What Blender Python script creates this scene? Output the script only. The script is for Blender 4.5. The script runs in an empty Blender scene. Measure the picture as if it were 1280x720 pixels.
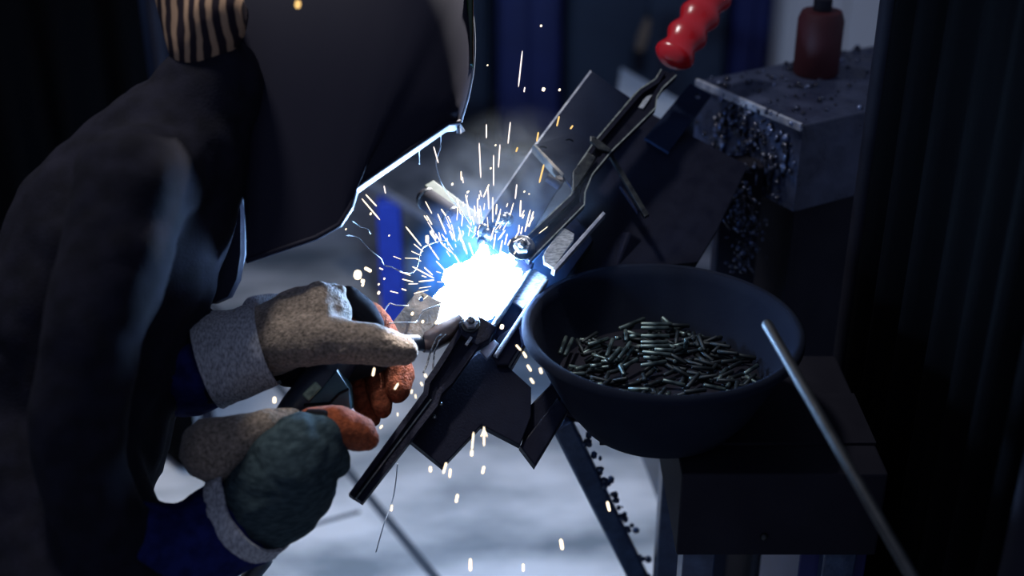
import bpy, bmesh, math, random
from mathutils import Vector, Matrix, noise
from mathutils.geometry import tessellate_polygon
random.seed(7)
SC = bpy.context.scene
COL = SC.collection

# ------------------------------------------------------------------ camera
PITCH = math.radians(27.0)
CAM = Vector((0, 0, 1.58))
FPX = 1600.0
R_ = Vector((1, 0, 0))
F_ = Vector((0, math.cos(PITCH), -math.sin(PITCH)))
U_ = Vector((0, math.sin(PITCH), math.cos(PITCH)))
cam = bpy.data.cameras.new('camera')
cam.sensor_width = 36.0
cam.lens = 36.0 * FPX / 1280.0
cam.clip_start = 0.05
cam.dof.use_dof = True
cam.dof.focus_distance = 1.58
cam.dof.aperture_fstop = 1.8
camo = bpy.data.objects.new('camera', cam)
COL.objects.link(camo)
camo.location = CAM
camo.rotation_euler = (math.pi / 2 - PITCH, 0, 0)
SC.camera = camo

# ------------------------------------------------------------------ world, lights, exposure
w = bpy.data.worlds.new('workshop_air')
SC.world = w
w.use_nodes = True
w.node_tree.nodes['Background'].inputs[0].default_value = (0.50, 0.60, 0.95, 1)
w.node_tree.nodes['Background'].inputs[1].default_value = 0.235
SC.view_settings.view_transform = 'Standard'
SC.view_settings.look = 'None'
SC.view_settings.exposure = 0.0
SC.view_settings.gamma = 1.0


def area_light(name, loc, target, size, power, color, size_y=None):
    l = bpy.data.lights.new(name, 'AREA')
    l.energy = power
    l.color = color
    l.size = size
    if size_y:
        l.shape = 'RECTANGLE'
        l.size_y = size_y
    o = bpy.data.objects.new(name, l)
    COL.objects.link(o)
    o.location = loc
    o.rotation_euler = (Vector(target) - Vector(loc)).to_track_quat('-Z', 'Y').to_euler()
    return o


def spot_light(name, loc, target, power, color, angle, blend, radius):
    l = bpy.data.lights.new(name, 'SPOT')
    l.energy = power
    l.color = color
    l.spot_size = math.radians(angle)
    l.spot_blend = blend
    l.shadow_soft_size = radius
    o = bpy.data.objects.new(name, l)
    COL.objects.link(o)
    o.location = loc
    o.rotation_euler = (Vector(target) - Vector(loc)).to_track_quat('-Z', 'Y').to_euler()
    return o


# unseen overhead spot, its cone added to light the near floor
spot_light('overhead_spot', (-0.75, 1.80, 3.3), (-0.42, 1.80, 0.0), 205.0, (1.0, 0.97, 0.97), 56, 1.0, 0.13)
# unseen second spot added at the back right for the welder's hands
spot_light('hands_spot', (0.72, 3.50, 2.65), (-0.30, 1.27, 0.80), 2200.0, (1.0, 0.95, 0.93), 10.5, 0.5, 0.07)


# ------------------------------------------------------------------ pixel to space helpers
def P(px, py, d):
    return CAM + d * (F_ + R_ * ((px - 640) / FPX) + U_ * ((360 - py) / FPX))


def Zp(px, py, z):
    v = F_ + R_ * ((px - 640) / FPX) + U_ * ((360 - py) / FPX)
    return CAM + v * ((z - CAM.z) / v.z)


KU, KR = 0.5, 0.1
JC = 1.60 - KU * 1.60 * (360 - 400) / FPX - KR * 1.60 * (600 - 640) / FPX
JL = math.sqrt(1 + KU * KU + KR * KR)
JN = (R_ * KR + U_ * KU - F_) / JL      # normal of the tilted jig, towards the operator side


def J(px, py, off=0.0):
    a, b = (px - 640) / FPX, (360 - py) / FPX
    d = (JC - off * JL) / (1 - KU * b - KR * a)
    return P(px, py, d)


# ------------------------------------------------------------------ materials
def mat(name, col, rough=0.6, metal=0.0, spec=0.5, col2=None, nscale=30, bump=0.0, bscale=200, detail=4,
        ramp=(0.35, 0.65), sheen=0.0, stretch=None, emis=None, emis_str=0.0, rvar=0.0, trans=0.0):
    m = bpy.data.materials.new(name)
    m.use_nodes = True
    nt = m.node_tree
    b = nt.nodes['Principled BSDF']
    b.inputs['Base Color'].default_value = (*col, 1)
    b.inputs['Roughness'].default_value = rough
    b.inputs['Metallic'].default_value = metal
    b.inputs['Specular IOR Level'].default_value = spec
    b.inputs['Sheen Weight'].default_value = sheen
    b.inputs['Sheen Roughness'].default_value = 0.5
    b.inputs['Transmission Weight'].default_value = trans
    if emis:
        b.inputs['Emission Color'].default_value = (*emis, 1)
        b.inputs['Emission Strength'].default_value = emis_str
    tc = nt.nodes.new('ShaderNodeTexCoord')
    src = tc.outputs['Object']
    if stretch:
        mp = nt.nodes.new('ShaderNodeMapping')
        mp.inputs['Scale'].default_value = stretch
        nt.links.new(src, mp.inputs[0])
        src = mp.outputs[0]
    if col2 or rvar:
        n = nt.nodes.new('ShaderNodeTexNoise')
        n.inputs['Scale'].default_value = nscale
        n.inputs['Detail'].default_value = detail
        nt.links.new(src, n.inputs['Vector'])
        if col2:
            r = nt.nodes.new('ShaderNodeValToRGB')
            r.color_ramp.elements[0].position = ramp[0]
            r.color_ramp.elements[0].color = (*col, 1)
            r.color_ramp.elements[1].position = ramp[1]
            r.color_ramp.elements[1].color = (*col2, 1)
            nt.links.new(n.outputs['Fac'], r.inputs[0])
            nt.links.new(r.outputs[0], b.inputs['Base Color'])
        if rvar:
            mr = nt.nodes.new('ShaderNodeMapRange')
            mr.inputs[1].default_value = 0.3
            mr.inputs[2].default_value = 0.7
            mr.inputs[3].default_value = max(0.05, rough - rvar)
            mr.inputs[4].default_value = min(1, rough + rvar)
            nt.links.new(n.outputs['Fac'], mr.inputs[0])
            nt.links.new(mr.outputs[0], b.inputs['Roughness'])
    if bump:
        n2 = nt.nodes.new('ShaderNodeTexNoise')
        n2.inputs['Scale'].default_value = bscale
        n2.inputs['Detail'].default_value = 3
        nt.links.new(src, n2.inputs['Vector'])
        bp = nt.nodes.new('ShaderNodeBump')
        bp.inputs['Strength'].default_value = bump
        bp.inputs['Distance'].default_value = 0.002
        nt.links.new(n2.outputs['Fac'], bp.inputs['Height'])
        nt.links.new(bp.outputs[0], b.inputs['Normal'])
    return m


def emitter(name, col, strength):
    m = bpy.data.materials.new(name)
    m.use_nodes = True
    nt = m.node_tree
    nt.nodes.clear()
    o = nt.nodes.new('ShaderNodeOutputMaterial')
    e = nt.nodes.new('ShaderNodeEmission')
    e.inputs[0].default_value = (*col, 1)
    e.inputs[1].default_value = strength
    nt.links.new(e.outputs[0], o.inputs[0])
    m.cycles.emission_sampling = 'NONE'
    return m


M = {}
M['concrete'] = mat('concrete_floor', (0.17, 0.195, 0.215), 0.75, col2=(0.60, 0.595, 0.60), nscale=4.2, detail=6,
                    ramp=(0.38, 0.60), bump=0.25, bscale=60, stretch=(0.55, 1.3, 1))
M['joint'] = mat('dark_joint', (0.035, 0.045, 0.06), 0.9)
M['wall'] = mat('navy_wall', (0.012, 0.018, 0.045), 0.7, col2=(0.03, 0.045, 0.085), nscale=1.6, detail=5)
M['helmet'] = mat('helmet_shell', (0.013, 0.013, 0.024), 0.6, spec=0.12)
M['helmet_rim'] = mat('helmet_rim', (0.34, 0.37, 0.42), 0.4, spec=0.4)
M['glass'] = mat('dark_filter_glass', (0.004, 0.012, 0.006), 0.08)
M['suede'] = mat('khaki_suede', (0.085, 0.068, 0.052), 0.95, spec=0.1, col2=(0.33, 0.26, 0.205), nscale=260, detail=5,
                 ramp=(0.3, 0.72), bump=1.0, bscale=420, sheen=0.25)
M['orange'] = mat('orange_leather', (0.13, 0.030, 0.012), 0.9, spec=0.1, col2=(0.36, 0.085, 0.03), nscale=180, detail=5,
                  ramp=(0.3, 0.7), bump=0.9, bscale=380, sheen=0.15)
M['shadedleather'] = mat('shaded_orange_leather', (0.075, 0.020, 0.010), 0.9, spec=0.1, col2=(0.19, 0.052, 0.024), nscale=180, detail=5,
                        ramp=(0.3, 0.7), bump=0.9, bscale=380)  # darker copy of the orange leather, shadow painted into the left fingers
M['teal'] = mat('teal_cotton', (0.018, 0.032, 0.038), 0.9, spec=0.15, col2=(0.045, 0.07, 0.078), nscale=90, detail=6,
                bump=0.6, bscale=500, stretch=(1, 1, 3))
M['blackleather'] = mat('black_leather', (0.008, 0.008, 0.011), 0.9, spec=0.1)
M['greycloth'] = mat('grey_denim', (0.16, 0.165, 0.18), 0.95, spec=0.1, col2=(0.58, 0.59, 0.63), nscale=260, detail=6,
                     ramp=(0.3, 0.7), bump=0.7, bscale=700, stretch=(2.0, 1, 0.7))
M['bluecloth'] = mat('blue_overall_cloth', (0.006, 0.009, 0.05), 0.95, spec=0.05, col2=(0.012, 0.018, 0.10), nscale=60,
                     bump=0.5, bscale=500)
M['jacket'] = mat('black_work_jacket', (0.006, 0.006, 0.010), 0.9, spec=0.1, col2=(0.010, 0.010, 0.018), nscale=40, bump=0.4, bscale=400)
M['skin'] = mat('skin', (0.42, 0.24, 0.17), 0.6, col2=(0.48, 0.28, 0.2), nscale=40)
M['hair'] = mat('dark_hair', (0.02, 0.016, 0.013), 0.7, bump=0.6, bscale=300)
M['jig'] = mat('blackened_steel', (0.0075, 0.0085, 0.018), 0.55, spec=0.07, col2=(0.010, 0.0115, 0.023), nscale=60, detail=6,
               bump=0.2, bscale=350, rvar=0.15)
M['clamp'] = mat('oiled_clamp_steel', (0.022, 0.026, 0.030), 0.35, metal=0.5, col2=(0.05, 0.058, 0.056), nscale=120, detail=6,
                 ramp=(0.45, 0.75), rvar=0.1)
M['litline'] = mat('lever_highlight_steel', (0.16, 0.19, 0.18), 0.4, metal=0.3, col2=(0.34, 0.38, 0.37), nscale=150)  # pale tone painting highlight lines along the clamp levers
M['darkrod'] = mat('dark_rod_steel', (0.03, 0.033, 0.036), 0.5, metal=0.4, col2=(0.05, 0.055, 0.06), nscale=60)
M['bolt'] = mat('bolt_steel', (0.20, 0.22, 0.23), 0.28, metal=1.0, col2=(0.34, 0.36, 0.36), nscale=200, rvar=0.1)
M['brushed'] = mat('brushed_steel', (0.22, 0.25, 0.28), 0.4, metal=0.35, col2=(0.55, 0.60, 0.66), nscale=160, detail=3,
                   stretch=(1, 1, 5), bump=0.2, bscale=300)
M['plate'] = mat('mill_steel', (0.005, 0.009, 0.024), 0.6, spec=0.06, col2=(0.009, 0.015, 0.036), nscale=14, detail=7, bump=0.1)
M['greysteel'] = mat('grey_weathered_steel', (0.10, 0.11, 0.12), 0.5, metal=0.4, col2=(0.34, 0.29, 0.24), nscale=40, detail=8,
                     ramp=(0.4, 0.66), bump=0.25, bscale=200)
M['palesteel'] = mat('pale_greenish_steel', (0.06, 0.08, 0.07), 0.5, metal=0.1, col2=(0.11, 0.14, 0.12), nscale=50)
M['red'] = mat('red_vinyl', (0.40, 0.008, 0.014), 0.24, spec=0.6, col2=(0.48, 0.012, 0.018), nscale=25)
M['bucket'] = mat('black_rubber', (0.011, 0.014, 0.025), 0.9, spec=0.02, col2=(0.014, 0.018, 0.030), nscale=20, detail=6,
                  bump=0.15, bscale=120)
M['pin'] = mat('dull_pin_steel', (0.05, 0.07, 0.07), 0.38, metal=0.8, col2=(0.22, 0.29, 0.27), nscale=60, ramp=(0.4, 0.7), rvar=0.1)
M['shadepin'] = mat('shaded_pin_steel', (0.010, 0.014, 0.017), 0.5, metal=0.5, col2=(0.022, 0.030, 0.034), nscale=60)  # darker copy of the pin steel, paints the unlit pins of the pile
M['black'] = mat('black_paint', (0.012, 0.012, 0.019), 0.7, spec=0.10, col2=(0.016, 0.016, 0.024), nscale=15)
M['oily'] = mat('oily_blue_black_steel', (0.020, 0.027, 0.055), 0.35, spec=0.6, col2=(0.040, 0.052, 0.10), nscale=26, detail=8,
                bump=0.8, bscale=60, rvar=0.15)
M['spatter'] = mat('glossy_glint_spatter', (0.015, 0.018, 0.035), 0.18, metal=0.5, spec=0.8, col2=(0.28, 0.36, 0.60), nscale=90, ramp=(0.5, 0.72))  # pale blue noise spots paint glints into the spatter
M['edge'] = mat('pale_edge_steel', (0.32, 0.36, 0.46), 0.4, metal=0.6, col2=(0.62, 0.66, 0.74), nscale=80)  # pale tone, also paints lit lines on bar, machine and plate edges
M['bluepaint'] = mat('blue_paint', (0.012, 0.045, 0.42), 0.5, col2=(0.02, 0.06, 0.5), nscale=20)
M['navypaint'] = mat('navy_paint', (0.010, 0.014, 0.10), 0.5, col2=(0.016, 0.022, 0.14), nscale=6)
M['darkcab'] = mat('dark_blue_grey_paint', (0.020, 0.030, 0.058), 0.6, col2=(0.035, 0.05, 0.085), nscale=4, detail=6)
M['stand'] = mat('blue_black_stand_paint', (0.022, 0.040, 0.085), 0.35, spec=0.6, col2=(0.05, 0.085, 0.16), nscale=40, detail=6, bump=0.5, bscale=90)
M['bench'] = mat('dusty_bench_steel', (0.055, 0.068, 0.09), 0.55, metal=0.2, col2=(0.14, 0.16, 0.2), nscale=10, detail=8)
M['sheet'] = mat('bright_sheet_steel', (0.55, 0.64, 0.72), 0.45, metal=0.0, col2=(0.86, 0.92, 0.95), nscale=9, detail=5)
M['cream'] = mat('cream_paint', (0.80, 0.74, 0.70), 0.7)
M['tan'] = mat('tan_wood', (0.30, 0.20, 0.13), 0.6)
M['redpaint'] = mat('dark_red_paint', (0.05, 0.004, 0.008), 0.6)
M['copper'] = mat('copper_nozzle', (0.16, 0.13, 0.12), 0.35, metal=0.9, col2=(0.26, 0.2, 0.17), nscale=60)
M['torch'] = mat('black_torch_plastic', (0.010, 0.016, 0.030), 0.4, col2=(0.018, 0.03, 0.05), nscale=30)
M['tealplastic'] = mat('teal_torch_grip', (0.014, 0.05, 0.075), 0.45, col2=(0.03, 0.09, 0.11), nscale=40)
M['greenglint'] = mat('pale_green_highlight', (0.35, 0.5, 0.35), 0.5, col2=(0.12, 0.2, 0.15), nscale=120)  # pale green of the highlight painted on the torch grip
M['trailwhite'] = mat('spark_trail', (0.5, 0.55, 0.6), 1.0, spec=0.0)  # pale tone for the light trails of glowing particles
M['stripe'] = mat('striped_cap_cloth', (0.018, 0.016, 0.016), 0.95, spec=0.05)
M['spark'] = emitter('hot_spark', (1.0, 0.80, 0.55), 2.6)
M['spark_gold'] = emitter('golden_spark', (1.0, 0.62, 0.22), 1.2)
M['spark_pink'] = emitter('white_hot_spark', (1.0, 0.86, 0.80), 1.6)

# striped cap cloth: bands of tan over dark
nt = M['stripe'].node_tree
wv = nt.nodes.new('ShaderNodeTexWave')
wv.inputs['Scale'].default_value = 22
wv.inputs['Distortion'].default_value = 3.0
rp = nt.nodes.new('ShaderNodeValToRGB')
rp.color_ramp.elements[0].position = 0.45
rp.color_ramp.elements[0].color = (0.02, 0.015, 0.02, 1)
rp.color_ramp.elements[1].position = 0.75
rp.color_ramp.elements[1].color = (0.34, 0.22, 0.14, 1)
tcs = nt.nodes.new('ShaderNodeTexCoord')
nt.links.new(tcs.outputs['Object'], wv.inputs['Vector'])
nt.links.new(wv.outputs['Fac'], rp.inputs[0])
nt.links.new(rp.outputs[0], nt.nodes['Principled BSDF'].inputs['Base Color'])

# ------------------------------------------------------------------ object helpers
WL = {}


def tag(o, label=None, cat=None, group=None, kind=None):
    if label: o['label'] = label
    if cat: o['category'] = cat
    if group: o['group'] = group
    if kind: o['kind'] = kind
    return o


def empty(name, loc, label, cat, group=None):
    o = bpy.data.objects.new(name, None)
    o.empty_display_size = 0.05
    COL.objects.link(o)
    o.location = loc
    WL[o.name] = Vector(loc)
    return tag(o, label, cat, group)


def build(name, bm, m, parent=None, smooth=False, sharp=35):
    """links the bmesh (in world coordinates) as one mesh object whose origin is at its centre"""
    bmesh.ops.recalc_face_normals(bm, faces=bm.faces)
    c = Vector((0, 0, 0))
    lo = Vector((min(v.co[i] for v in bm.verts) for i in range(3)))
    hi = Vector((max(v.co[i] for v in bm.verts) for i in range(3)))
    c = (lo + hi) / 2
    bmesh.ops.translate(bm, verts=bm.verts, vec=-c)
    me = bpy.data.meshes.new(name)
    if smooth:
        for f in bm.faces: f.smooth = True
        lim = math.radians(sharp)
        for e in bm.edges:
            if len(e.link_faces) == 2 and e.calc_face_angle(0) > lim: e.smooth = False
    bm.to_mesh(me)
    bm.free()
    me.materials.append(m)
    o = bpy.data.objects.new(name, me)
    COL.objects.link(o)
    WL[o.name] = c.copy()
    if parent:
        o.parent = parent
        o.location = c - WL[parent.name]
    else:
        o.location = c
    return o


def BM(): return bmesh.new()


def add_prism(bm, front, vec, bevel=0.0):
    """polygon 'front' pushed along vec: a closed solid"""
    vf = [bm.verts.new(p) for p in front]
    vb = [bm.verts.new(Vector(p) + vec) for p in front]
    n = len(front)
    fs = [bm.faces.new(vf), bm.faces.new(list(reversed(vb)))]
    for i in range(n):
        j = (i + 1) % n
        fs.append(bm.faces.new((vf[i], vb[i], vb[j], vf[j])))
    bmesh.ops.recalc_face_normals(bm, faces=fs)
    if bevel:
        es = set(e for f in fs[:1] for e in f.edges)
        bmesh.ops.bevel(bm, geom=list(es), offset=bevel, segments=2, affect='EDGES', profile=0.5)


def jprism(pts, off, th, bevel=0.0012, bm=None):
    bm = bm or BM()
    add_prism(bm, [J(x, y, off) for x, y in pts], -JN * th, bevel)
    return bm


def hole_prism(bm, outer, holes, vec):
    loops = [outer] + holes
    allp = [Vector(p) for l in loops for p in l]
    tris = tessellate_polygon([[Vector(p) for p in l] for l in loops])
    vf = [bm.verts.new(p) for p in allp]
    vb = [bm.verts.new(p + vec) for p in allp]
    for t in tris:
        try:
            bm.faces.new([vf[i] for i in t]); bm.faces.new([vb[i] for i in reversed(t)])
        except ValueError: pass
    k = 0
    for l in loops:
        n = len(l)
        for i in range(n):
            a, b = k + i, k + (i + 1) % n
            bm.faces.new((vf[a], vb[a], vb[b], vf[b]))
        k += n


def circ_px(cx, cy, rx, ry, n=14, rot=0.0):
    out = []
    for i in range(n):
        t = 2 * math.pi * i / n
        x, y = rx * math.cos(t), ry * math.sin(t)
        out.append((cx + x * math.cos(rot) - y * math.sin(rot), cy + x * math.sin(rot) + y * math.cos(rot)))
    return out


def frame(axis):
    a = axis.normalized()
    h = Vector((0, 0, 1)) if abs(a.z) < 0.9 else Vector((1, 0, 0))
    s = a.cross(h).normalized()
    return a, s, s.cross(a).normalized()


def add_tube(bm, pts, rads, seg=12, cap=True):
    """round tube through pts"""
    pts = [Vector(p) for p in pts]
    if not isinstance(rads, (list, tuple)): rads = [rads] * len(pts)
    rings = []
    ref = None
    for i, p in enumerate(pts):
        t = (pts[min(i + 1, len(pts) - 1)] - pts[max(i - 1, 0)])
        a = t.normalized()
        if ref is None:
            _, s, u = frame(a)
        else:
            s = (ref - a * ref.dot(a)).normalized()
            u = s.cross(a).normalized()
        ref = s
        rings.append([bm.verts.new(p + (s * math.cos(2 * math.pi * k / seg) + u * math.sin(2 * math.pi * k / seg)) * rads[i]) for k in range(seg)])
    for a, b in zip(rings, rings[1:]):
        for k in range(seg):
            bm.faces.new((a[k], a[(k + 1) % seg], b[(k + 1) % seg], b[k]))
    if cap:
        bm.faces.new(list(reversed(rings[0])))
        bm.faces.new(rings[-1])
    return rings


def add_lathe(bm, c, axis, prof, seg=24):
    """prof: (radius, height) pairs round axis at c; first / last radius 0 closes"""
    a, s, u = frame(axis)
    rings = []
    for r, h in prof:
        if r <= 1e-6:
            rings.append([bm.verts.new(c + a * h)])
        else:
            rings.append([bm.verts.new(c + a * h + (s * math.cos(2 * math.pi * k / seg) + u * math.sin(2 * math.pi * k / seg)) * r) for k in range(seg)])
    for A, B in zip(rings, rings[1:]):
        if len(A) == 1 and len(B) == 1: continue
        for k in range(seg):
            k2 = (k + 1) % seg
            if len(A) == 1: bm.faces.new((A[0], B[k2], B[k]))
            elif len(B) == 1: bm.faces.new((A[k], A[k2], B[0]))
            else: bm.faces.new((A[k], A[k2], B[k2], B[k]))


def add_box(bm, c, ax, ay, az, bevel=0.0):
    """centre and three half-extent vectors"""
    vs = [bm.verts.new(c + ax * i + ay * j + az * k) for i in (-1, 1) for j in (-1, 1) for k in (-1, 1)]
    idx = [(0, 1, 3, 2), (4, 6, 7, 5), (0, 4, 5, 1), (2, 3, 7, 6), (0, 2, 6, 4), (1, 5, 7, 3)]
    fs = [bm.faces.new([vs[i] for i in f]) for f in idx]
    bmesh.ops.recalc_face_normals(bm, faces=fs)
    if bevel:
        es = set(e for f in fs for e in f.edges)
        bmesh.ops.bevel(bm, geom=list(es), offset=bevel, segments=2, affect='EDGES', profile=0.5)


def wbox(bm, x0, x1, y0, y1, z0, z1, bevel=0.0):
    add_box(bm, Vector(((x0 + x1) / 2, (y0 + y1) / 2, (z0 + z1) / 2)), Vector(((x1 - x0) / 2, 0, 0)),
            Vector((0, (y1 - y0) / 2, 0)), Vector((0, 0, (z1 - z0) / 2)), bevel)


def beam(bm, a, b, w, h, up, bevel=0.0):
    """square bar from a to b, width w across, height h along up"""
    a, b = Vector(a), Vector(b)
    t = (b - a)
    n = t.normalized()
    u = (Vector(up) - n * Vector(up).dot(n)).normalized()
    s = n.cross(u)
    add_box(bm, (a + b) / 2, t / 2, s * w / 2, u * h / 2, bevel)


def organic(name, chains, m, parent=None, voxel=0.004, smooth=4, wob=0.0, wscale=20, fine=0.0):
    """one continuous skin grown over tapered limbs: each chain is a list of (point, radius)"""
    bm = BM()
    for ch in chains:
        for (p, r) in ch:
            bmesh.ops.create_icosphere(bm, subdivisions=2, radius=r, matrix=Matrix.Translation(p))
        for (p, r), (q, s) in zip(ch, ch[1:]):
            ax = (q - p)
            if ax.length < 1e-5: continue
            add_tube(bm, [p, q], [r, s], 14)
    me = bpy.data.meshes.new('tmp')
    bm.to_mesh(me)
    bm.free()
    o = bpy.data.objects.new('tmp', me)
    COL.objects.link(o)
    rm = o.modifiers.new('r', 'REMESH')
    rm.mode = 'VOXEL'
    rm.voxel_size = voxel
    sm = o.modifiers.new('s', 'SMOOTH')
    sm.iterations = smooth
    sm.factor = 0.5
    dg = bpy.context.evaluated_depsgraph_get()
    ev = o.evaluated_get(dg)
    me2 = bpy.data.meshes.new_from_object(ev)
    bpy.data.objects.remove(o)
    bm = BM()
    bm.from_mesh(me2)
    bpy.data.meshes.remove(me2)
    bpy.data.meshes.remove(me)
    if wob or fine:
        bm.normal_update()
        for v in bm.verts:
            k = 0.0
            if wob:
                k += wob * noise.noise(v.co * wscale) + wob * 0.5 * (abs(noise.noise(v.co * wscale * 2.3)) - 0.3)
            v.co += v.normal * k
    return build(name, bm, m, parent, smooth=True, sharp=180)


def C(*pts):
    """chain from (px, py, depth, radius in px)"""
    return [(P(x, y, d), r * d / FPX) for x, y, d, r in pts]


# ================================================================== SETTING
bm = BM()
wbox(bm, -4.5, 4.5, -0.8, 4.75, -0.06, 0.0)
tag(build('floor', bm, M['concrete']), kind='structure')
fl = bpy.data.objects['floor']
bm = BM()
a, b = Zp(395, 540, 0), Zp(560, 742, 0)
beam(bm, a + (a - b) * 1.2 + Vector((0, 0, 0.0005)), b + (b - a) * 0.5 + Vector((0, 0, 0.0005)), 0.018, 0.003, (0, 0, 1))
build('floor_joint', bm, M['joint'], fl)
bm = BM()
a, b = Zp(350, 668, 0), Zp(450, 640, 0)
beam(bm, a + (a - b) * 2 + Vector((0, 0, 0.0005)), b + Vector((0, 0, 0.0005)), 0.009, 0.003, (0, 0, 1))
build('floor_joint', bm, M['joint'], fl)
bm = BM()
wbox(bm, -4.5, 4.5, 4.75, 4.85, -0.06, 3.2)
tag(build('wall_back', bm, M['wall']), kind='structure')

# ---- machinery along the back wall
def yat(px, py, y):
    v = F_ + R_ * ((px - 640) / FPX) + U_ * ((360 - py) / FPX)
    return CAM + v * (y / v.y)

def cabinet(name, px0, px1, y, depth, z1, m, label, handle=False, cat='cabinet'):
    x0, x1 = yat(px0, 100, y).x, yat(px1, 100, y).x
    e = empty(name, ((x0 + x1) / 2, y + depth / 2, 0), label, cat)
    b_ = BM(); wbox(b_, x0, x1, y, y + depth, 0.06, z1, 0.01); build('body', b_, m, e)
    b_ = BM(); wbox(b_, x0 + .03, x1 - .03, y + .04, y + depth - .02, 0.0, 0.06); build('plinth', b_, M['black'], e)
    b_ = BM(); wbox(b_, x0 + .02, (x0 + x1) / 2 - .004, y - .014, y, 0.10, z1 - .04, 0.004); d1 = build('door', b_, m, e)
    b_ = BM(); wbox(b_, (x0 + x1) / 2 + .004, x1 - .02, y - .014, y, 0.10, z1 - .04, 0.004); d2 = build('door', b_, m, e)
    for d, s in ((d1, -1), (d2, 1)):
        b_ = BM(); xx = (x0 + x1) / 2 + s * .035
        wbox(b_, xx - .008, xx + .008, y - .04, y - .0135, z1 * .5, z1 * .5 + .12, 0.003)
        build('handle', b_, M['clamp'], d)
    return e

cabinet('tool_cabinet', 622, 700, 4.05, 0.5, 1.15, M['navypaint'], 'deep blue blurred steel cabinet behind the falling sparks')
cabinet('tool_cabinet', 706, 905, 4.2, 0.5, 1.35, M['darkcab'], 'wide dark slate cabinet in the background behind the red grip')
cabinet('tool_cabinet', 912, 958, 4.15, 0.5, 1.3, M['navypaint'], 'narrow blue cabinet beside the cream locker')
cabinet('locker', 972, 1120, 4.0, 0.55, 1.6, M['cream'], 'cream painted locker at top right of the scene', cat='locker')
cabinet('tool_cabinet', 380, 612, 4.2, 0.5, 1.35, M['darkcab'], 'dark slate cabinet hidden mostly behind the welding helmet')
# wooden handled brush hanging on the slate cabinet
p = yat(802, 44, 4.13)
e = empty('hand_brush', p, 'tan wooden brush handle hanging blurred before the slate cabinet', 'brush')
bm = BM(); add_tube(bm, [p + Vector((0.018, 0, .055)), p + Vector((.005, 0, 0)), p + Vector((-.005, 0, -.05))], [.010, .018, .014], 12)
build('handle', bm, M['tan'], e, True)
bm = BM(); add_box(bm, p + Vector((-.008, 0, -.085)), Vector((.018, 0, 0)), Vector((0, .03, 0)), Vector((0, 0, .035)), .004); build('bristles', bm, M['black'], e)
bm = BM(); add_tube(bm, [p + Vector((0.016, 0.0, .05)), p + Vector((0.016, .06, .055))], .004, 8); build('hook', bm, M['clamp'], e, True)

# ---- dark curtains, made up to keep both outer sides of the view dark
M['curtain'] = mat('dark_vinyl', (0.003, 0.003, 0.004), 0.8, spec=0.05)
def curtain(a, b, z0, z1, label, nfold):
    a, b = Vector(a), Vector(b); t = b - a; n = Vector((-t.y, t.x, 0)).normalized()
    e_ = empty('added_curtain', (a + b) / 2, label, 'curtain')
    b_ = BM(); N = nfold * 10; cols = []
    for i in range(N + 1):
        u = i / N; q = a + t * u + n * .016 * math.sin(u * nfold * 2 * math.pi) + n * .006 * math.sin(u * nfold * 5.1)
        cols.append([b_.verts.new((q.x, q.y, z)) for z in (z0, (z0 + z1) / 2, z1)])
    for c0, c1 in zip(cols, cols[1:]):
        for k in range(2): b_.faces.new((c0[k], c1[k], c1[k + 1], c0[k + 1]))
    bmesh.ops.solidify(b_, geom=b_.faces[:], thickness=.002)
    build('sheet', b_, M['curtain'], e_, True, 60)
    b_ = BM(); add_tube(b_, [a - t * .03 + Vector((0, 0, z1 + .015)), b + t * .03 + Vector((0, 0, z1 + .015))], .014, 12); build('rail', b_, M['black'], e_, True)
    for q in (a - t * .02, b + t * .02):
        b_ = BM(); add_tube(b_, [Vector((q.x, q.y, 0)), Vector((q.x, q.y, z1 + .015))], .014, 12); build('post', b_, M['black'], e_, True)
curtain((-2.0, 2.35, 0), (-.66, 2.25, 0), .02, 1.95, 'added dark curtain hanging behind the welder', 11)
curtain((.50, 1.02, 0), (.475, 1.58, 0), .02, 1.75, 'added dark curtain beside the black pin tub', 7)

# ---- low bench with blue legs behind the arc
ZB = 0.43
e1, e2 = Zp(452, 219, ZB), Zp(596, 303, ZB)
dirb = (e2 - e1).normalized(); nb = Vector((-dirb.y, dirb.x, 0))
if nb.y < 0: nb = -nb
q0, q1 = e1 - dirb * 0.30, e2 + dirb * 0.12
WB = 0.36
be = empty('low_bench', (q0 + q1) / 2 + nb * WB / 2 - Vector((0, 0, ZB)), 'low steel bench with dusty top and blue legs behind the arc', 'bench')
bm = BM(); add_prism(bm, [q0, q1, q1 + nb * WB, q0 + nb * WB], Vector((0, 0, -0.02)), 0.003); build('bench_top', bm, M['bench'], be)
bm = BM(); beam(bm, q0 - nb * .004 - Vector((0, 0, .008)), q1 - nb * .004 - Vector((0, 0, .008)), 0.008, 0.02, (0, 0, 1), .002)
tag(build('edge_strip', bm, M['edge'], be), 'bright edge strip')
v = Zp(495, 440, 0)
legw = 0.055
for k, pos in enumerate([Vector((v.x, v.y, 0)), q1 + nb * .22 - dirb * .04, q1 + nb * (WB - .06) - dirb * .05, q0 + nb * (WB - .06) + dirb * .35]):
    bm = BM()
    wbox(bm, pos.x - legw / 2, pos.x + legw / 2, pos.y - legw / 2, pos.y + legw / 2, 0, ZB - .02, .004)
    build('leg', bm, M['bluepaint'], be)
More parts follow.
